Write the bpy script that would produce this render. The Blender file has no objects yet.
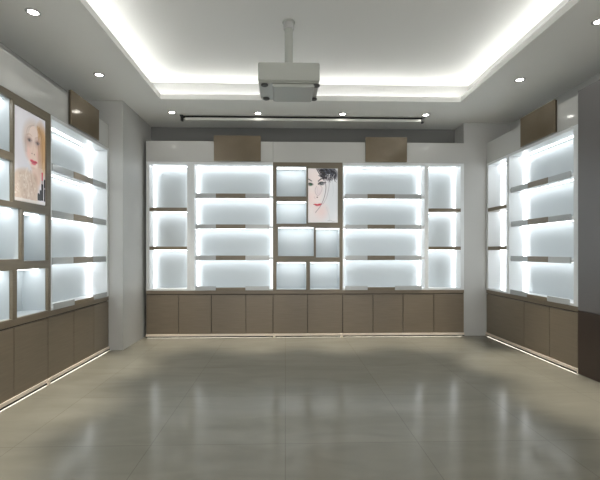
import bpy, bmesh, math, random
import numpy as np
from mathutils import Vector, Matrix

S = bpy.context.scene
COL = S.collection
random.seed(4)

# ------------------------------------------------------------------ camera
cd = bpy.data.cameras.new('camera')
cam = bpy.data.objects.new('camera', cd)
COL.objects.link(cam)
cam.location = (0, 0, 1.15)
cam.rotation_euler = (math.pi / 2, 0, -0.0281)
cd.sensor_width = 36
cd.lens = 24.0
cd.shift_x = 3.41 / 600
cd.shift_y = 11.91 / 600
cd.clip_start = 0.05
S.camera = cam

# ------------------------------------------------------------------ world, exposure
w = bpy.data.worlds.new('world'); S.world = w
w.use_nodes = True
w.node_tree.nodes['Background'].inputs[0].default_value = (1.0, 0.99, 0.96, 1)
w.node_tree.nodes['Background'].inputs[1].default_value = 1.1   # fill light added through the side left open behind the viewer
S.view_settings.view_transform = 'Standard'
S.view_settings.look = 'None'
S.view_settings.gamma = 1
S.view_settings.exposure = 1.0
COVE_POWER = 10.5
SHELF_LED = 5.2
TOE_LED = 4.0
SPOT_POWER = 155.0

# ------------------------------------------------------------------ materials
def srgb(r, g, b):
    def f(c):
        c /= 255.0
        return c / 12.92 if c <= 0.04045 else ((c + 0.055) / 1.055) ** 2.4
    return (f(r), f(g), f(b), 1)

def mat(name, color, rough=0.5, metal=0.0, spec=0.5, coat=0.0):
    m = bpy.data.materials.new(name); m.use_nodes = True
    b = m.node_tree.nodes['Principled BSDF']
    b.inputs['Base Color'].default_value = color
    b.inputs['Roughness'].default_value = rough
    b.inputs['Metallic'].default_value = metal
    b.inputs['Specular IOR Level'].default_value = spec
    b.inputs['Coat Weight'].default_value = coat
    b.inputs['Coat Roughness'].default_value = 0.05
    return m

def noisy(m, c1, c2, scale=(1, 1, 1), nscale=4.0, detail=4.0, bump=0.0, lo=0.3, hi=0.7):
    """mix two tones with an object-space noise"""
    nt = m.node_tree; b = nt.nodes['Principled BSDF']
    tc = nt.nodes.new('ShaderNodeTexCoord'); mp = nt.nodes.new('ShaderNodeMapping')
    mp.inputs['Scale'].default_value = scale
    nz = nt.nodes.new('ShaderNodeTexNoise'); nz.inputs['Scale'].default_value = nscale
    nz.inputs['Detail'].default_value = detail
    cr = nt.nodes.new('ShaderNodeValToRGB')
    cr.color_ramp.elements[0].color = c1; cr.color_ramp.elements[0].position = lo
    cr.color_ramp.elements[1].color = c2; cr.color_ramp.elements[1].position = hi
    L = nt.links
    L.new(tc.outputs['Object'], mp.inputs[0]); L.new(mp.outputs[0], nz.inputs['Vector'])
    L.new(nz.outputs['Fac'], cr.inputs[0]); L.new(cr.outputs[0], b.inputs['Base Color'])
    if bump:
        bp = nt.nodes.new('ShaderNodeBump'); bp.inputs['Strength'].default_value = bump
        bp.inputs['Distance'].default_value = 0.002
        L.new(nz.outputs['Fac'], bp.inputs['Height']); L.new(bp.outputs[0], b.inputs['Normal'])
    return m

def emit(name, color, strength):
    m = bpy.data.materials.new(name); m.use_nodes = True
    nt = m.node_tree; nt.nodes.clear()
    e = nt.nodes.new('ShaderNodeEmission'); o = nt.nodes.new('ShaderNodeOutputMaterial')
    e.inputs[0].default_value = color; e.inputs[1].default_value = strength
    nt.links.new(e.outputs[0], o.inputs[0])
    return m

M = {}
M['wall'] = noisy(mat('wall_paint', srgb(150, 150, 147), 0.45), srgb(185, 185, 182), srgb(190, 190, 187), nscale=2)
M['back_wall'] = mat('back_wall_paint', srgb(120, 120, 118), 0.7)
M['ceiling'] = noisy(mat('ceiling_paint', srgb(190, 190, 186), 0.8), srgb(230, 230, 226), srgb(234, 234, 230), nscale=1.5)
M['tray'] = mat('tray_paint', srgb(222, 222, 219), 0.8)
M['riser'] = mat('riser_paint', srgb(172, 172, 170), 0.8)
M['brown'] = noisy(mat('brown_laminate', srgb(120, 105, 88), 0.32, spec=0.5), srgb(116, 105, 89), srgb(125, 113, 97),
                   scale=(1.5, 1.5, 30), nscale=3, bump=0.05)
M['frame'] = noisy(mat('olive_brown_laminate', srgb(112, 102, 84), 0.35), srgb(113, 104, 87), srgb(122, 112, 95),
                   scale=(1.5, 1.5, 24), nscale=3)
M['edge'] = noisy(mat('brown_shelf_edge', srgb(120, 102, 80), 0.3), srgb(112, 101, 82), srgb(126, 114, 94),
                  scale=(3, 3, 30), nscale=4)
M['white'] = mat('white_lacquer', srgb(225, 228, 229), 0.3)
M['backp'] = mat('white_back_panel', srgb(196, 203, 206), 0.4)
M['greyw'] = mat('grey_white_gloss', srgb(196, 196, 193), 0.12, coat=0.5)
M['acryl'] = mat('grey_acrylic', srgb(176, 180, 181), 0.12, coat=0.4)
M['bronze'] = noisy(mat('bronze_glass', srgb(140, 122, 98), 0.12, metal=0.15), srgb(112, 101, 83), srgb(128, 115, 96), nscale=3)
M['bronze_edge'] = mat('bronze_glass_edge', srgb(70, 62, 50), 0.3)
M['skirt'] = mat('beige_skirting', srgb(236, 222, 206), 0.4)
M['dark'] = mat('dark_plinth_and_shade', srgb(30, 27, 24), 0.7)
M['carc'] = mat('dark_brown_carcass', srgb(58, 50, 42), 0.5)
M['black'] = mat('black_metal_and_shadow', srgb(18, 18, 18), 0.4)
M['alu'] = mat('brushed_aluminium', srgb(190, 190, 188), 0.3, metal=0.6)
M['proj'] = mat('grey_projector_plastic', srgb(168, 170, 163), 0.35, coat=0.15)
M['proj_dark'] = mat('dark_recess', srgb(60, 60, 58), 0.5)
M['barw'] = mat('white_bar', srgb(215, 215, 210), 0.4)
M['tallgrey'] = mat('grey_panel', srgb(112, 109, 109), 0.35)
M['tallbrown'] = mat('dark_brown_panel', srgb(62, 50, 44), 0.35)
M['led'] = emit('shelf_led', (0.93, 0.97, 1.0, 1), SHELF_LED)
M['led_side'] = emit('side_led', (0.95, 0.98, 1.0, 1), 3.0)
M['led_cubby'] = emit('cubby_led', (0.95, 0.98, 1.0, 1), 4.4)
M['cove'] = emit('cove_led', (1.0, 1.0, 0.98, 1), COVE_POWER)
M['toe'] = emit('toe_led', (1.0, 0.95, 0.85, 1), TOE_LED)
M['lens'] = emit('downlight_lens', (1.0, 0.97, 0.9, 1), 16.0)

# polished stone floor: large tiles, soft streaks
def floor_material():
    m = mat('polished_stone_tiles', srgb(140, 137, 126), 0.16)
    nt = m.node_tree; L = nt.links; b = nt.nodes['Principled BSDF']
    b.inputs['Specular IOR Level'].default_value = 0.08
    tc = nt.nodes.new('ShaderNodeTexCoord')
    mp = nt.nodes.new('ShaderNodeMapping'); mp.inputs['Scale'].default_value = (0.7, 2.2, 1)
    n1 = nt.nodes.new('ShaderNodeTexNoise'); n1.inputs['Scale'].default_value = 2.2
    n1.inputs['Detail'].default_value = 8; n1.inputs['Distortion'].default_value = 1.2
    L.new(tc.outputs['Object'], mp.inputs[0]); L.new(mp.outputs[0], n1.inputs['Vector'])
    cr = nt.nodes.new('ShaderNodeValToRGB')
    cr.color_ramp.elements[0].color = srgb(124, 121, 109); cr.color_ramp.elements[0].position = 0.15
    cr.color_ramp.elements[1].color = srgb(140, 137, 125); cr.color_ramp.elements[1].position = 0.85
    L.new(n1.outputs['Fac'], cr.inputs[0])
    br = nt.nodes.new('ShaderNodeTexBrick')
    br.offset = 0; br.inputs['Scale'].default_value = 1.0
    br.inputs['Brick Width'].default_value = 0.8; br.inputs['Row Height'].default_value = 0.8
    br.inputs['Mortar Size'].default_value = 0.0022
    br.inputs['Mortar Smooth'].default_value = 0.2
    br.inputs['Color1'].default_value = (1, 1, 1, 1); br.inputs['Color2'].default_value = (0.95, 0.95, 0.95, 1)
    br.inputs['Mortar'].default_value = (0.72, 0.71, 0.69, 1)
    L.new(tc.outputs['Object'], br.inputs['Vector'])
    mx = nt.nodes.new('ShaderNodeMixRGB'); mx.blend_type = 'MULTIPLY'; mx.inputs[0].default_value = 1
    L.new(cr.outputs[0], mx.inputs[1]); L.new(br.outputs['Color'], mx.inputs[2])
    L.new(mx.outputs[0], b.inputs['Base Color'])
    rr = nt.nodes.new('ShaderNodeMapRange')
    rr.inputs['To Min'].default_value = 0.13; rr.inputs['To Max'].default_value = 0.19
    L.new(n1.outputs['Fac'], rr.inputs[0]); L.new(rr.outputs[0], b.inputs['Roughness'])
    return m
M['floor'] = floor_material()

# ------------------------------------------------------------------ helpers
def box(bm, x0, x1, y0, y1, z0, z1):
    vs = [bm.verts.new((x, y, z)) for x in (x0, x1) for y in (y0, y1) for z in (z0, z1)]
    for q in ((0, 1, 3, 2), (4, 6, 7, 5), (0, 4, 5, 1), (2, 3, 7, 6), (0, 2, 6, 4), (1, 5, 7, 3)):
        bm.faces.new([vs[i] for i in q])

def cyl(bm, c, r0, r1, z0, z1, n=32):
    g = bmesh.ops.create_cone(bm, cap_ends=True, segments=n, radius1=r0, radius2=r1, depth=z1 - z0)
    bmesh.ops.translate(bm, verts=g['verts'], vec=(c[0], c[1], (z0 + z1) / 2))

def ring(bm, prof, c=(0, 0), n=40):
    """lathe a closed profile of (radius, z) about the vertical through c"""
    rows = []
    for k in range(n):
        a = 2 * math.pi * k / n
        rows.append([bm.verts.new((c[0] + r * math.cos(a), c[1] + r * math.sin(a), z)) for r, z in prof])
    for k in range(n):
        A, B = rows[k], rows[(k + 1) % n]
        for i in range(len(prof)):
            j = (i + 1) % len(prof)
            bm.faces.new((A[i], A[j], B[j], B[i]))

def sheet(bm, cuts_u, cuts_z, y0, y1, solid):
    """a board of thickness y0..y1 in the u-z plane with rectangular holes, as one closed shell"""
    nu, nz = len(cuts_u) - 1, len(cuts_z) - 1
    F = [[solid((cuts_u[i] + cuts_u[i + 1]) / 2, (cuts_z[j] + cuts_z[j + 1]) / 2) for j in range(nz)] for i in range(nu)]
    V = {}
    def v(i, j, k):
        if (i, j, k) not in V:
            V[(i, j, k)] = bm.verts.new((cuts_u[i], (y0, y1)[k], cuts_z[j]))
        return V[(i, j, k)]
    def on(i, j): return 0 <= i < nu and 0 <= j < nz and F[i][j]
    for i in range(nu):
        for j in range(nz):
            if not F[i][j]: continue
            bm.faces.new((v(i, j, 0), v(i + 1, j, 0), v(i + 1, j + 1, 0), v(i, j + 1, 0)))
            bm.faces.new((v(i, j, 1), v(i, j + 1, 1), v(i + 1, j + 1, 1), v(i + 1, j, 1)))
            if not on(i - 1, j): bm.faces.new((v(i, j, 0), v(i, j + 1, 0), v(i, j + 1, 1), v(i, j, 1)))
            if not on(i + 1, j): bm.faces.new((v(i + 1, j, 0), v(i + 1, j, 1), v(i + 1, j + 1, 1), v(i + 1, j + 1, 0)))
            if not on(i, j - 1): bm.faces.new((v(i, j, 0), v(i, j, 1), v(i + 1, j, 1), v(i + 1, j, 0)))
            if not on(i, j + 1): bm.faces.new((v(i, j + 1, 0), v(i + 1, j + 1, 0), v(i + 1, j + 1, 1), v(i, j + 1, 1)))

def holes_sheet(bm, u0, u1, z0, z1, y0, y1, holes):
    cu = sorted(set([u0, u1] + [h[0] for h in holes] + [h[1] for h in holes]))
    cz = sorted(set([z0, z1] + [h[2] for h in holes] + [h[3] for h in holes]))
    sheet(bm, cu, cz, y0, y1, lambda u, z: not any(h[0] < u < h[1] and h[2] < z < h[3] for h in holes))

def obj(name, bm, m, parent=None, bevel=0.0, smooth=False, seg=2):
    bmesh.ops.recalc_face_normals(bm, faces=bm.faces)
    me = bpy.data.meshes.new(name); bm.to_mesh(me); bm.free()
    for mm in (m if isinstance(m, (list, tuple)) else [m]): me.materials.append(mm)
    o = bpy.data.objects.new(name, me); COL.objects.link(o)
    if parent: o.parent = parent
    if smooth:
        for p in me.polygons: p.use_smooth = True
    if bevel:
        b = o.modifiers.new('bevel', 'BEVEL'); b.width = bevel; b.segments = seg; b.limit_method = 'ANGLE'
    return o

def bx(name, b, m, parent=None, bevel=0.0):
    bm = bmesh.new(); box(bm, *b)
    return obj(name, bm, m, parent, bevel)

def thing(name, label, cat, loc=(0, 0, 0), rotz=0.0, group=None):
    o = bpy.data.objects.new(name, None); COL.objects.link(o)
    o.location = loc; o.rotation_euler = (0, 0, rotz); o.empty_display_size = 0.1
    o['label'] = label; o['category'] = cat
    if group: o['group'] = group
    return o

def struct(name, bm, m, parent=None, bevel=0.0):
    o = obj(name, bm, m, parent, bevel)
    if parent is None: o['kind'] = 'structure'
    return o

# ------------------------------------------------------------------ the room
X0, X1, Y0, Y1 = -2.40, 3.10, -1.5, 5.72
HC = 2.919
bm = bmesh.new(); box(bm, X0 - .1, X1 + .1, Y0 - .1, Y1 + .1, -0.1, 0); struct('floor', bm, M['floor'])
bm = bmesh.new(); box(bm, X0 - .1, X0, Y0, Y1, 0, 3.3); struct('wall_left', bm, M['wall'])
bm = bmesh.new(); box(bm, X1, X1 + .1, Y0, Y1, 0, 3.3); struct('wall_right', bm, M['wall'])
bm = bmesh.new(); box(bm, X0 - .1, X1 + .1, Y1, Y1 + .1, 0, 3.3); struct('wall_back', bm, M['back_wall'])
bm = bmesh.new(); box(bm, X0, -1.90, 4.738, Y1, 0, HC); struct('wall_pillar_left', bm, M['wall'])
bm = bmesh.new(); box(bm, 2.447, X1, 5.424, Y1, 0, HC); struct('wall_pillar_right', bm, M['wall'])

# lowered ceiling border with the tray opening, lifted centre and the cove between
TX0, TX1, TY0, TY1 = -1.446, 2.07, -0.4, 4.67
def flat_ring(bm, ox0, ox1, oy0, oy1, ix0, ix1, iy0, iy1, z0, z1):
    holes_sheet(bm, ox0, ox1, oy0, oy1, z0, z1, [(ix0, ix1, iy0, iy1)])
    for v in bm.verts:
        x, y, z = v.co; v.co = (x, z, y)
bm = bmesh.new(); flat_ring(bm, X0, X1, Y0, Y1, TX0, TX1, TY0, TY1, HC, HC + .058)
struct('ceiling', bm, M['ceiling'])
CW = 0.17
bm = bmesh.new()
flat_ring(bm, X0, X1, Y0, Y1, TX0 - CW, TX1 + CW, TY0 - CW, TY1 + CW, HC + .058, 3.18)
struct('ceiling_riser', bm, M['riser'])['kind'] = 'structure'
bm = bmesh.new(); box(bm, X0, X1, Y0, Y1, 3.18, 3.28); struct('ceiling_centre', bm, M['tray'])
bm = bmesh.new()
holes_sheet(bm, TX0 - .10, TX1 + .10, TY0 - .10, TY1 + .10, HC + .0585, HC + .0705,
            [(TX0 - .085, TX1 + .085, TY0 - .085, TY1 + .085)])
for v in bm.verts:
    x, y, z = v.co; v.co = (x, z, y)
cove = obj('cove_light_strip', bm, M['cove'])
cove['label'] = 'continuous white light strip hidden on the ledge around the raised ceiling tray'
cove['category'] = 'light strip'

# ------------------------------------------------------------------ display furniture
# every builder works in a run's own frame: x along the run (to the viewer's right), y into the cabinet, z up
RUN = {'back': ((0, 5.40, 0), 0.0), 'left': ((-2.064, 0, 0), math.pi / 2), 'right': ((2.76, 0, 0), -math.pi / 2)}
ZW = 0.63      # top of the base units
ZH = 2.36      # underside of the header
ZT = 2.636     # top of the header
DB = 0.22      # front face of the back panels
DD = 0.30      # full depth

def run_thing(run, name, label, cat, u=0.0, group=None):
    loc, rz = RUN[run]
    off = Matrix.Rotation(rz, 3, 'Z') @ Vector((u, 0, 0))
    return thing(name, label, cat, (loc[0] + off.x, loc[1] + off.y, 0), rz, group)

def carcass(t, a0, a1, a, b, m=M['white'], zlo=0.632, zbot=0.655, ztop=2.326):
    """side boards, top and bottom as one shell with the opening a..b, closed behind by the back panel"""
    bm = bmesh.new(); holes_sheet(bm, a0, a1, zlo, ZH - .001, 0, DB, [(a, b, zbot, ztop)])
    obj('carcass', bm, m, t, 0.0015)
    bx('back_panel', (a0, a1, DB + .0003, DD, zlo, ZH - .001), M['backp'], t)

def wide_unit(run, label, u0, u1, a, b, s0, s1, c0, c1, side_led=(1, 1)):
    """open unit: three floating shelves and a low sill, each fronted by grey acrylic with a brown middle"""
    U = (u0 + u1) / 2
    t = run_thing(run, 'shelving_unit', label, 'shelving unit', U)
    carcass(t, u0 - U, u1 - U, a - U, b - U)
    a -= U; b -= U; s0 -= U; s1 -= U; c0 -= U; c1 -= U
    for zt in (1.935, 1.520, 1.101):
        sh = bx('shelf', (a + .0005, b - .0005, .014, .179, zt - .052, zt - .022), M['white'], t, .001)
        for p, q in ((s0, c0), (c1, s1)):
            bx('front_strip', (p + .0005, q - .0005, -.002, .0135, zt - .064, zt), M['acryl'], sh, .002)
        bx('centre_plate', (c0, c1, -.005, .0135, zt - .062, zt), M['edge'], sh, .001)
        bx('light_strip', (a + .02, b - .02, .150, .178, zt - .058, zt - .0525), M['led'], sh)
    for p, q in ((s0, c0), (c1, s1)):
        bx('sill_strip', (p + .0005, q - .0005, -.012, -.0005, .634, .690), M['acryl'], t, .002)
    bx('sill_plate', (c0, c1, -.014, -.0005, .632, .672), M['edge'], t, .001)
    bx('light_strip', (a + .02, b - .02, .150, .178, 2.320, 2.3258), M['led'], t)
    if side_led[0]: bx('side_light', (a + .0005, a + .009, .180, DB - .0005, .656, 2.318), M['led_side'], t)
    if side_led[1]: bx('side_light', (b - .009, b - .0005, .180, DB - .0005, .656, 2.318), M['led_side'], t)
    return t

def narrow_unit(run, label, u0, u1, a, b):
    U = (u0 + u1) / 2
    t = run_thing(run, 'shelving_unit', label, 'shelving unit', U)
    carcass(t, u0 - U, u1 - U, a - U, b - U)
    a -= U; b -= U
    for zt in (1.743, 1.222):
        sh = bx('shelf', (a + .0005, b - .0005, -.004, .179, zt - .046, zt), M['edge'], t, .001)
        bx('light_strip', (a + .02, b - .02, .150, .178, zt - .052, zt - .0465), M['led'], sh)
    bx('light_strip', (a + .02, b - .02, .150, .178, 2.320, 2.3258), M['led'], t)
    bx('side_light', (a + .0005, a + .009, .180, DB - .0005, .656, 2.318), M['led_side'], t)
    bx('side_light', (b - .009, b - .0005, .180, DB - .0005, .656, 2.318), M['led_side'], t)
    return t

CUBBY = [(-.121, .285, 1.899, 2.306), (-.121, .285, 1.531, 1.838), (-.101, .386, 1.094, 1.487),
         (.414, .736, 1.076, 1.474), (-.121, .283, .640, 1.010), (.333, .738, .640, 1.010)]
POSTER = (.306, .713, 1.546, 2.284)
def cubby_unit(run, label, off):
    """brown grid front with six lit white niches and a picture opening"""
    U = 0.3045
    t = run_thing(run, 'cubby_unit', label, 'shelving unit', off + U)
    bm = bmesh.new()
    holes_sheet(bm, -.166 - U, .775 - U, .632, ZH - .001, 0, .025,
                [(h[0] - U, h[1] - U, h[2], h[3]) for h in CUBBY + [POSTER]])
    obj('grid_frame', bm, M['frame'], t, .001)
    bx('back_board', (-.166 - U, .775 - U, .2405, DD, .632, ZH - .001), M['frame'], t)
    for h in CUBBY:
        u0, u1, z0, z1 = h[0] - U, h[1] - U, h[2], h[3]
        bm = bmesh.new(); holes_sheet(bm, u0 - .009, u1 + .009, z0 - .007, z1 + .009, .0255, .22, [(u0 + .002, u1 - .002, z0 + .002, z1 - .002)])
        box(bm, u0 - .009, u1 + .009, .2203, .240, z0 - .007, z1 + .009)
        n = obj('niche', bm, M['backp'], t)
        bx('light_strip', (u0 + .012, u1 - .012, .08, .15, z1 - .009, z1 - .0025), M['led_cubby'], n)
    return t

def base_cabinet(run, label, u0, u1, splits, feet=(), left_gap=.003, right_gap=.003, toe=True):
    U = (u0 + u1) / 2
    t = run_thing(run, 'base_cabinet', label, 'cabinet', U)
    bx('carcass', (u0 - U, u1 - U, .019, DD, .048, .584), M['carc'], t)
    e = [u0] + list(splits) + [u1]
    for i in range(len(e) - 1):
        bx('door', (e[i] - U + .0035, e[i + 1] - U - .0035, 0, .018, .048, .573), M['brown'], t, .0015)
    bx('skirting', (u0 - U, u1 - U, -.010, .018, .014, .0475), M['skirt'], t, .001)
    bx('plinth', (u0 - U + .01, u1 - U - .01, .06, .28, 0, .0475), M['dark'], t)
    if toe:
        bx('toe_light', (u0 - U + .02, u1 - U - .02, -.007, .014, .0095, .0138), M['toe'], t)
        bx('painted_shadow_strip', (u0 - U, u1 - U, -.0125, -.0103, .0055, .0195), M['dark'], t)  # painted shadow line below the skirting; also screens the toe light
    for f in feet:
        bx('foot', (f - U - .016, f - U + .016, -.026, -.0105, 0, .052), M['skirt'], t, .003)
    return t

def worktop(run, label, u0, u1):
    U = (u0 + u1) / 2
    t = run_thing(run, 'worktop', label, 'worktop', U)
    bm = bmesh.new(); box(bm, u0 - U, u1 - U, 0, DD, .5845, .6315)
    o = obj('worktop_slab', bm, M['brown'], t, .0015)
    return t

def header(run, label, u0, u1):
    U = (u0 + u1) / 2
    t = run_thing(run, 'header_panel', label, 'panel', U)
    bx('front_face', (u0 - U + .001, u1 - U - .001, 0, .020, ZH, ZT), M['greyw'], t, .0015)
    bx('core_box', (u0 - U + .001, u1 - U - .001, .0203, DD, ZH, ZT - .004), M['white'], t)
    return t

def plate(run, label, u0, u1, z1):
    U = (u0 + u1) / 2
    t = run_thing(run, 'bronze_panel', label, 'panel', U)
    t.location.z = 0
    bx('glass_sheet', (u0 - U, u1 - U, -.030, -.018, ZH + .006, z1), M['bronze'], t, .001)
    bx('backing_board', (u0 - U + .002, u1 - U - .002, -.0178, -.0008, ZH + .008, z1 - .004), M['bronze_edge'], t)
    return t

# --- back run
base_cabinet('back', 'brown base cabinet with four doors under the shelves beside the left pillar', -1.861, -.166, (-1.428, -.992, -.531), feet=())
base_cabinet('back', 'brown two-door base cabinet under the dark-haired portrait, between two pale feet', -.165, .776, (.300,), feet=(-.150, .760))
base_cabinet('back', 'brown base cabinet with four doors at the right end of the back wall run', .777, 2.441, (1.190, 1.600, 2.025))
worktop('back', 'long thin brown worktop on the base cabinets along the back wall', -1.861, 2.441)
narrow_unit('back', 'narrow white shelving unit with brown shelves, left end of the back wall', -1.861, -1.2715, -1.815, -1.318)
wide_unit('back', 'wide lit white shelving unit on the back wall, left of the dark-haired portrait', -1.271, -.1665, -1.218, -.172,
          -1.205, -.214, -.932, -.537)
cubby_unit('back', 'brown grid unit of lit cubbies around the dark-haired portrait, back wall', 0)
wide_unit('back', 'wide lit white shelving unit on the back wall, right of the dark-haired portrait', .7755, 1.924, .790, 1.898,
          .812, 1.854, 1.115, 1.487)
narrow_unit('back', 'narrow white shelving unit with brown shelves, right end of the back wall', 1.9245, 2.441, 1.951, 2.395)
header('back', 'glossy grey header panel above the left part of the back wall shelves', -1.861, -.166)
header('back', 'longer glossy grey header panel above the centre and right of the back wall shelves', -.165, 2.441)
plate('back', 'bronze glass panel on the header left of the dark-haired portrait, back wall', -.955, -.328, 2.706)
plate('back', 'bronze glass panel on the header right of the dark-haired portrait, back wall', 1.081, 1.647, 2.700)

# --- left run (mirrors the centre and right of the back run)
LO = 2.805
base_cabinet('left', 'brown base cabinet under the blonde portrait and cubbies of the left wall', LO - .166, 3.5395, (3.103,), feet=(3.520,))
base_cabinet('left', 'brown base cabinet of three doors beside the left pillar, left wall', 3.5405, 4.735, (3.967, 4.376))
base_cabinet('left', 'brown base cabinet at the near end of the left wall run', 1.50, LO - .1685, (1.9, 2.25))
worktop('left', 'long thin brown worktop on the base cabinets along the left wall', 1.50, 4.735)
cubby_unit('left', 'brown grid unit of lit cubbies around the blonde portrait on the left wall', LO)
wide_unit('left', 'wide lit white shelving unit on the left wall beside the pillar, seen at an angle', 3.5805, 4.735, 3.595, 4.700,
          3.605, 4.662, 3.96, 4.345)
wide_unit('left', 'wide lit white shelving unit at the near end of the left wall', 1.50, LO - .1665, 1.55, 2.62,
          1.57, 2.60, 1.90, 2.28)
header('left', 'long glossy grey header panel above the shelves on the left wall', 1.50, 4.735)
plate('left', 'bronze glass panel on the header of the left wall', 3.865, 4.43, 2.695)

# --- right run (u = -y)
base_cabinet('right', 'brown base cabinet under the lit shelves on the right wall', -5.418, -3.700, (-4.552, -4.107))
worktop('right', 'thin brown worktop on the base cabinet along the right wall', -5.418, -3.700)
narrow_unit('right', 'narrow white shelving unit with brown shelves, far end of right wall', -5.418, -4.8905, -5.370, -4.917)
wide_unit('right', 'wide lit white shelving unit on the right wall, seen at an angle', -4.890, -3.700, -4.863, -3.757,
          -4.82, -3.80, -4.476, -4.129, side_led=(1, 1))
header('right', 'glossy grey header panel above the shelves on the right wall', -5.418, -3.700)
plate('right', 'bronze glass panel on the header of the right wall', -4.575, -3.985, 2.700)

# tall closed unit that ends the right run
t = run_thing('right', 'tall_cabinet', 'tall closed cabinet, grey above and dark brown below, on the right wall', 'cabinet', -3.15)
bx('carcass', (-.549, .549, .021, DD, .03, ZT + .03), M['tallgrey'], t)
for p, q in ((-.549, .0), (.0, .549)):
    bx('upper_door', (p + .0015, q - .0015, 0, .0205, .600, ZT + .03), M['tallgrey'], t, .001)
    bx('lower_door', (p + .0015, q - .0015, 0, .0205, .004, .596), M['tallbrown'], t, .001)
bx('plinth', (-.54, .54, .03, .28, 0, .0295), M['tallbrown'], t)

# ------------------------------------------------------------------ backlit portraits
class Paint:
    def __init__(s, nx, ny, asp, bg):
        s.nx, s.ny, s.a = nx, ny, asp
        s.X, s.Y = np.meshgrid(np.linspace(0, 1, nx), np.linspace(0, 1, ny))
        s.C = np.zeros((ny, nx, 3)); s.C[:] = bg
    def lay(s, col, al):
        al = np.clip(al, 0, 1)[..., None]; s.C = s.C * (1 - al) + np.array(col, float) * al
    def ell(s, cx, cy, rx, ry, col, soft=.25, op=1.0, rot=0.0):
        dx, dy = (s.X - cx), (s.Y - cy) * s.a
        c, n = math.cos(rot), math.sin(rot)
        u, v = dx * c + dy * n, -dx * n + dy * c
        d = np.sqrt((u / rx) ** 2 + (v / (ry * s.a)) ** 2)
        s.lay(col, op * np.clip((1 + soft - d) / (2 * soft), 0, 1))
    def line(s, pts, w0, w1, col, op=1.0):
        P = []
        n = 10
        pts = [pts[0]] + list(pts) + [pts[-1]]
        for i in range(1, len(pts) - 2):
            p0, p1, p2, p3 = [np.array(q, float) for q in pts[i - 1:i + 3]]
            for k in range(n):
                t = k / n
                P.append(.5 * (2 * p1 + (p2 - p0) * t + (2 * p0 - 5 * p1 + 4 * p2 - p3) * t * t + (3 * p1 - p0 - 3 * p2 + p3) * t ** 3))
        P.append(np.array(pts[-1], float))
        A = np.zeros_like(s.X)
        for i in range(len(P) - 1):
            a, b = P[i], P[i + 1]; w = w0 + (w1 - w0) * i / len(P)
            ax, ay, bx_, by = a[0], a[1] * s.a, b[0], b[1] * s.a
            L2 = (bx_ - ax) ** 2 + (by - ay) ** 2 + 1e-9
            tt = np.clip(((s.X - ax) * (bx_ - ax) + (s.Y * s.a - ay) * (by - ay)) / L2, 0, 1)
            d = np.hypot(s.X - ax - tt * (bx_ - ax), s.Y * s.a - ay - tt * (by - ay))
            A = np.maximum(A, np.clip(1.2 - d / w, 0, 1))
        s.lay(col, op * A)
    def rect(s, x0, x1, y0, y1, col, op=1.0):
        s.lay(col, op * ((s.X > x0) & (s.X < x1) & (s.Y > y0) & (s.Y < y1)))

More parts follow.
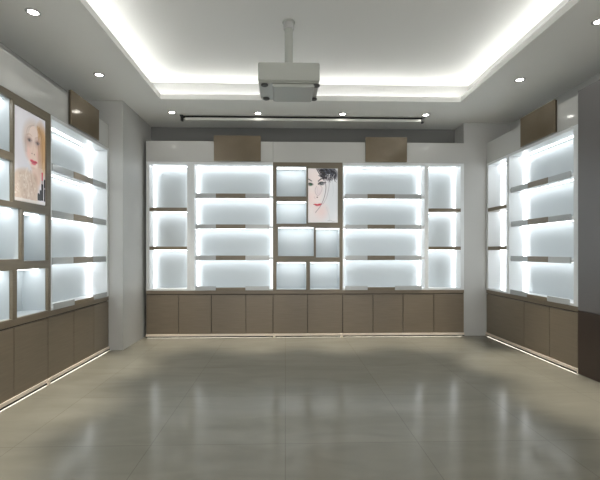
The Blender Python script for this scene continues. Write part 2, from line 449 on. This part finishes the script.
def portrait_dark():
    p = Paint(110, 198, 1.8, (226, 224, 227)); R = random.Random(2)
    p.ell(.22, .40, .42, .52, (236, 222, 219), .5, .9)
    p.ell(.85, .55, .30, .45, (212, 218, 224), .6, .7)
    p.ell(.46, .80, .18, .11, (232, 206, 204), .7, .7)
    p.ell(.10, .55, .14, .10, (240, 214, 210), .7, .6)
    # hair
    p.ell(.64, .04, .22, .06, (30, 29, 37), .30, 1)
    p.ell(.66, .12, .22, .06, (30, 29, 37), .4, 1)
    p.ell(.80, .10, .12, .05, (26, 26, 33), .5, 1)
    p.ell(.70, .18, .10, .04, (36, 34, 42), .5, .9)
    p.ell(.93, .12, .10, .06, (90, 92, 104), .8, .8)
    p.ell(.78, .11, .15, .075, (30, 30, 38), .4, .9)
    for k in range(70):
        x, y = R.uniform(.35, .85), R.uniform(-.02, .14)
        a = R.uniform(-.4, 1.3); l = R.uniform(.10, .26)
        p.line([(x, y), (x + l * .5 * math.cos(a) + .03, y + l * .25 * math.sin(a)), (x + l * math.cos(a), y + l * .5 * math.sin(a) + .02)],
               .014, .004, R.choice([(20, 20, 26), (12, 12, 16), (28, 28, 36), (60, 62, 74), (110, 116, 128)]), .85)
    for x0 in (.28, .33, .38, .43):
        p.line([(x0, 0), (x0 + .07, .07), (x0 + .17, .15 + .2 * (x0 - .28)), (x0 + .30, .19)], .020, .010, (26, 24, 32), .95)
    for k in range(26):
        x, y = R.uniform(.50, .95), R.uniform(.10, .17)
        p.line([(x, y), (x + R.uniform(-.05, .03), y + .05), (x + R.uniform(-.09, .07), y + R.uniform(.07, .13))], .012, .003, R.choice([(24, 24, 32), (70, 72, 84), (226, 224, 228), (48, 46, 56)]), .8)
    # brows, eyes
    p.line([(-.02, .19), (.06, .215), (.12, .235)], .022, .014, (52, 42, 44), .95)
    p.line([(.34, .235), (.43, .195), (.52, .185), (.60, .165)], .018, .026, (36, 32, 38), 1)
    p.ell(.07, .295, .085, .026, (70, 66, 66), .4, .8); p.ell(.09, .295, .04, .022, (70, 140, 96), .35, .95)
    p.ell(.09, .297, .017, .010, (16, 30, 24), .3); p.line([(-.02, .285), (.06, .272), (.14, .292)], .022, .016, (24, 22, 26))
    p.ell(.45, .278, .10, .028, (110, 106, 112), .4, .9); p.ell(.44, .278, .045, .024, (74, 90, 92), .3, .95)
    p.ell(.44, .280, .020, .012, (18, 20, 24), .3); p.ell(.455, .272, .008, .004, (250, 250, 250), .3)
    p.line([(.34, .292), (.39, .262), (.46, .250), (.54, .262), (.60, .255)], .020, .016, (24, 22, 28))
    p.line([(.36, .300), (.44, .310), (.53, .295)], .006, .006, (90, 80, 86), .8)
    # nose, face drawing lines
    p.line([(.28, .33), (.23, .40), (.26, .47), (.34, .50), (.43, .44), (.47, .36), (.41, .32)], .010, .009, (160, 140, 152), .8)
    p.line([(.33, .34), (.30, .42), (.33, .47), (.39, .43)], .006, .004, (170, 150, 162), .7)
    p.ell(.36, .42, .10, .07, (222, 206, 212), .8, .5)
    p.ell(.305, .535, .024, .010, (84, 60, 66), .4, .9); p.line([(.22, .52), (.20, .545), (.26, .56)], .006, .005, (170, 140, 146), .7)
    # lips
    p.ell(.26, .668, .070, .011, (204, 44, 60), .3, .95, .12); p.ell(.38, .666, .085, .014, (196, 34, 50), .3, .95, -.16)
    p.ell(.33, .684, .085, .014, (212, 84, 96), .35, .85, -.05); p.line([(.17, .665), (.30, .683), (.45, .655)], .009, .009, (110, 16, 30))
    # loose strands
    p.line([(.56, .20), (.60, .36), (.54, .54), (.42, .69), (.24, .82)], .012, .008, (86, 66, 78), .9)
    p.line([(.73, .17), (.70, .36), (.62, .54), (.50, .66)], .009, .006, (116, 106, 120), .8)
    p.line([(.80, .20), (.86, .40), (.82, .52)], .005, .004, (176, 180, 190), .7)
    p.line([(.62, .72), (.70, .86), (.74, .99)], .012, .006, (196, 198, 204), .6)
    p.line([(.66, .975), (.76, .96), (.84, .985), (.93, .97)], .006, .004, (130, 124, 124), .8)
    return p

def portrait_blonde():
    p = Paint(110, 198, 1.8, (222, 219, 226)); R = random.Random(5)
    p.ell(.14, .20, .3, .3, (234, 232, 238), .6, .8)
    # hair behind, paler to the left, golden to the right
    p.ell(.60, .30, .34, .235, (214, 200, 192), .18, .85)
    p.ell(.84, .34, .18, .26, (190, 152, 112), .3, .95)
    p.ell(.95, .40, .10, .26, (206, 166, 120), .3, .9)
    # neck, shoulder
    p.ell(.70, .66, .17, .16, (222, 192, 176), .25, .95)
    p.ell(.64, .74, .07, .06, (176, 132, 112), .6, .6)
    p.ell(.36, .88, .40, .24, (212, 190, 174), .12, 1)
    p.ell(.16, .80, .2, .13, (214, 194, 178), .2, 1)
    # face
    p.ell(.59, .36, .225, .235, (236, 212, 200), .10, 1)
    p.ell(.61, .50, .165, .115, (236, 210, 197), .15, 1)
    p.ell(.58, .24, .24, .10, (232, 214, 206), .3, .9)
    p.ell(.80, .42, .07, .12, (214, 178, 158), .6, .6)
    p.ell(.42, .45, .07, .06, (238, 196, 188), .7, .6); p.ell(.76, .45, .06, .06, (232, 184, 172), .7, .6)
    for k in range(26):
        x = .74 + .23 * R.random(); 
        p.line([(.70 + .1 * R.random(), .10 + .06 * R.random()), (x, .26), (x + .02, .45), (x - .02 + .06 * R.random(), .58)], .007, .005,
               R.choice([(166, 124, 84), (222, 188, 146), (196, 156, 112), (150, 108, 74)]), .55)
    for k in range(14):
        x = .30 + .10 * R.random()
        p.line([(.62, .09 + .03 * R.random()), (x + .08, .17), (x, .30), (x - .01, .45)], .006, .004, R.choice([(206, 192, 186), (186, 168, 158), (226, 216, 212)]), .5)
    # eyes, brows, nose, lips
    for ex, s_ in ((.46, 1), (.735, 1)):
        p.ell(ex, .300, .075, .026, (186, 160, 152), .6, .8)
        p.ell(ex, .306, .058, .016, (224, 222, 222), .3, .9); p.ell(ex, .306, .026, .015, (120, 116, 114), .3, .9)
        p.ell(ex, .306, .012, .007, (22, 20, 22), .3)
        p.line([(ex - .07, .308), (ex - .02, .288), (ex + .03, .288), (ex + .075, .304)], .008, .008, (104, 80, 72), .85)
        p.line([(ex - .08, .258), (ex, .238), (ex + .085, .252)], .012, .009, (190, 160, 142), .7)
    p.line([(.60, .31), (.585, .38), (.565, .43)], .010, .008, (216, 184, 172), .7)
    p.ell(.545, .445, .014, .007, (140, 92, 84), .4, .85); p.ell(.625, .447, .016, .007, (140, 92, 84), .4, .85)
    p.ell(.56, .530, .075, .016, (206, 66, 84), .3, 1, .10); p.ell(.65, .532, .070, .015, (196, 54, 74), .3, 1, -.1)
    p.ell(.60, .551, .075, .016, (208, 92, 104), .3, 1); p.line([(.49, .535), (.60, .541), (.72, .533)], .006, .006, (120, 26, 44))
    p.ell(.60, .605, .08, .012, (206, 172, 156), .6, .6)
    p.ell(.43, .32, .10, .05, (190, 160, 150), .7, .6); p.ell(.74, .31, .09, .05, (180, 146, 134), .7, .6)
    for ex in (.46, .735):
        p.ell(ex, .307, .04, .014, (92, 84, 84), .5, .9)
    p.ell(.80, .50, .06, .12, (200, 164, 144), .7, .7)
    # lace sleeve and hand speckles
    for k in range(90):
        x, y = R.uniform(.02, .66), R.uniform(.68, .99)
        if (x - .36) ** 2 / .16 + (y - .88) ** 2 / .05 < 1 or (x < .3 and y > .72):
            p.ell(x, y, R.uniform(.010, .03), R.uniform(.005, .014), R.choice([(232, 218, 206), (188, 162, 144), (222, 202, 188), (242, 232, 222)]), .5, .6, R.uniform(0, 3))
    p.line([(.40, .62), (.34, .72), (.44, .82), (.40, .95)], .02, .012, (236, 222, 210), .7)
    p.line([(.50, .64), (.54, .76), (.62, .90)], .012, .014, (190, 156, 138), .7)
    # cosmetics in the lower right corner
    p.rect(.865, .915, .635, .72, (206, 70, 86)); p.ell(.89, .635, .025, .014, (206, 70, 86), .2)
    p.rect(.87, .92, .72, .76, (176, 160, 158)); p.rect(.855, .93, .76, .95, (24, 22, 24))
    p.rect(.945, .995, .70, .955, (14, 14, 16)); p.rect(.945, .995, .80, .815, (150, 146, 146))
    p.rect(.80, .86, .84, .955, (30, 28, 30)); p.rect(.80, .86, .83, .842, (130, 126, 128))
    p.rect(.73, .80, .885, .955, (20, 20, 22)); p.ell(.765, .885, .03, .012, (40, 38, 40), .3)
    p.rect(0, 1, .965, 1.0, (236, 232, 230), .8)
    return p

def picture_material(name, glow):
    m = bpy.data.materials.new(name); m.use_nodes = True
    nt = m.node_tree; b = nt.nodes['Principled BSDF']
    a = nt.nodes.new('ShaderNodeVertexColor'); a.layer_name = 'print'
    nt.links.new(a.outputs[0], b.inputs['Base Color']); nt.links.new(a.outputs[0], b.inputs['Emission Color'])
    b.inputs['Emission Strength'].default_value = glow
    b.inputs['Roughness'].default_value = 0.25
    return m

def poster(run, label, off, paint, glow):
    U = (POSTER[0] + POSTER[1]) / 2
    t = run_thing(run, 'backlit_poster', label, 'poster', off + U)
    hw = (POSTER[1] - POSTER[0]) / 2 - .001
    z0, z1 = POSTER[2] + .001, POSTER[3] - .001
    bx('light_box', (-hw, hw, .012, .18, z0, z1), M['white'], t, .001)
    p = paint; nx, ny = p.nx, p.ny
    me = bpy.data.meshes.new('printed_picture')
    hw -= .004; z0 += .004; z1 -= .004
    V = []; 
    for k, yy in enumerate((.0080, .0115)):
        for j in range(ny):
            for i in range(nx):
                V.append((-hw + 2 * hw * i / (nx - 1), yy, z1 + (z0 - z1) * j / (ny - 1)))
    N = nx * ny; F = []
    for j in range(ny - 1):
        for i in range(nx - 1):
            a = j * nx + i
            F.append((a, a + nx, a + nx + 1, a + 1))
    F.append((N, N + nx - 1, 2 * N - 1, 2 * N - nx))
    top = [i for i in range(nx)]; bot = [(ny - 1) * nx + i for i in range(nx)]
    lef = [j * nx for j in range(ny)]; rig = [j * nx + nx - 1 for j in range(ny)]
    F.append(tuple(top + [N + nx - 1, N])); F.append(tuple(bot[::-1] + [2 * N - nx, 2 * N - 1]))
    F.append(tuple(lef[::-1] + [N, 2 * N - nx])); F.append(tuple(rig + [2 * N - 1, N + nx - 1]))
    me.from_pydata(V, [], F)
    ca = me.color_attributes.new('print', 'FLOAT_COLOR', 'POINT')
    c = np.clip(p.C, 0, 255) / 255.0
    lin = np.where(c <= .04045, c / 12.92, ((c + .055) / 1.055) ** 2.4).reshape(-1, 3)
    lin = np.concatenate([lin, lin]); rgba = np.concatenate([lin, np.ones((len(lin), 1))], 1).astype(np.float32)
    ca.data.foreach_set('color', rgba.ravel())
    # drop the unused inner back vertices
    bm = bmesh.new(); bm.from_mesh(me)
    bmesh.ops.delete(bm, geom=[v for v in bm.verts if not v.link_faces], context='VERTS')
    bm.to_mesh(me); bm.free()
    me.materials.append(picture_material('portrait_print', glow))
    o = bpy.data.objects.new('printed_picture', me); COL.objects.link(o); o.parent = t
    return t
poster('back', 'backlit poster of a dark-haired face with green eye and red lips', 0, portrait_dark(), .16)
poster('left', 'backlit poster of a blonde woman beside lipstick, in the left wall grid', LO, portrait_blonde(), .16)

# ------------------------------------------------------------------ ceiling fittings
def downlight(label, x, y, power=SPOT_POWER):
    t = thing('recessed_downlight', label, 'ceiling light', (x, y, HC), 0, 'small round downlights in the lowered ceiling')
    bm = bmesh.new()
    ring(bm, [(.034, -.0005), (.052, -.0005), (.052, -.004), (.047, -.008), (.037, -.008), (.034, -.004)])
    obj('trim_ring', bm, M['alu'], t, smooth=True)
    bm = bmesh.new(); cyl(bm, (0, 0), .0335, .0335, -.0030, -.0008, 32)
    obj('lens', bm, M['lens'], t)
    ld = bpy.data.lights.new('downlight_beam', 'SPOT'); ld.energy = power; ld.spot_size = math.radians(30)
    ld.spot_blend = 1.0; ld.shadow_soft_size = .03; ld.color = (1.0, .93, .80)
    lo = bpy.data.objects.new('downlight_beam', ld); COL.objects.link(lo); lo.parent = t; lo.location = (0, 0, -.035)
for x, lab in ((-1.435, 'small round downlight nearest the left pillar, above the back wall shelves'),
               (-.348, 'small round downlight just left of the projector, beside the long ceiling bar'),
               (.733, 'small round downlight just right of the projector, beside the long ceiling bar'),
               (1.811, 'small round downlight at the right end of the long ceiling bar')):
    downlight(lab, x, 5.107)
for y, lab in ((4.045, 'small round downlight over the bronze panel of the left wall'),
               (3.00, 'small round downlight over the blonde portrait of the left wall'),
               (1.95, 'small round downlight over the near end of the left wall shelves')):
    downlight(lab, -1.858, y)
for y, lab in ((4.038, 'small round downlight over the bronze panel of the right wall'),
               (2.998, 'small round downlight at the top right, over the tall grey cabinet'),
               (1.95, 'small round downlight over the right wall, closest to the viewer')):
    downlight(lab, 2.405, y)

# long slim bar under the ceiling in front of the back shelves
t = thing('ceiling_bar', 'long slim white bar with black ends under the ceiling before the back shelves', 'track', (.235, 5.235, HC), 0)
bx('slot_shadow_strip', (-1.56, 1.56, -.012, .012, -.030, -.0005), M['black'], t, .002)  # solid black strip painting the slot shadow above the white bar
bx('white_profile', (-1.53, 1.55, -.032, .012, -.062, -.0305), M['barw'], t, .003)
for sx_ in (-1, 1):
    bm = bmesh.new()
    box(bm, sx_ * 1.575 - .013, sx_ * 1.575 + .013, -.036, .020, -.070, -.0005)
    box(bm, sx_ * 1.575 - .020, sx_ * 1.575 + .020, -.044, .028, -.016, -.0006)
    obj('end_cap', bm, M['black'], t, .003)

# projector on its ceiling pole
t = thing('projector', 'grey box projector hanging upside down on a ceiling pole', 'projector', (.030, 3.53, 3.18), 0)
def rounded_box(name, b, m, parent, r):
    bm = bmesh.new(); box(bm, *b)
    return obj(name, bm, m, parent, r, seg=4)
bm = bmesh.new()
ring(bm, [(.050, -.0005), (.056, -.003), (.056, -.010), (.050, -.014), (.012, -.014), (.012, -.0005)])
obj('ceiling_flange', bm, M['proj'], t, .001, True)
bm = bmesh.new(); cyl(bm, (0, 0), .047, .047, -.070, -.0145, 32); obj('pole_collar', bm, M['alu'], t, .003)
bm = bmesh.new(); cyl(bm, (0, 0), .036, .036, -.4495, -.0705, 32); obj('pole', bm, M['proj'], t)
body = rounded_box('body', (-.258, .258, -.204, .204, -.610, -.450), M['proj'], t, .016)
rounded_box('underside_tray', (-.246, .246, -.192, .192, -.6175, -.6105), M['proj'], body, .003)
bm = bmesh.new()      # raised band along the left of the underside with a rounded shoulder
prof = [(-.140, -.618), (-.140, -.634), (-.132, -.641), (-.118, -.644), (.196, -.644), (.210, -.640), (.216, -.632), (.216, -.618)]
A = [bm.verts.new((x, -.168, z)) for x, z in prof]; B = [bm.verts.new((x, .168, z)) for x, z in prof]
for i in range(len(prof)):
    j = (i + 1) % len(prof); bm.faces.new((A[i], A[j], B[j], B[i]))
bm.faces.new(A); bm.faces.new(B[::-1])
obj('cooling_cover', bm, M['proj'], body, .002)
for x in (-.205, .232):
    for y in (-.150, .150):
        bm = bmesh.new(); ring(bm, [(.010, -.618), (.030, -.618), (.030, -.628), (.022, -.632), (.010, -.632)], (x if x < 0 else .232, y), 24)
        cyl(bm, (x, y), .009, .009, -.630, -.618, 16)
        obj('adjustable_foot', bm, M['proj_dark'], body)
rounded_box('front_lip', (-.250, .250, -.209, -.2045, -.602, -.594), M['proj'], body, .002)
bm = bmesh.new(); box(bm, -.15, .15, .2045, .208, -.585, -.48); obj('vent_panel', bm, M['proj_dark'], body)
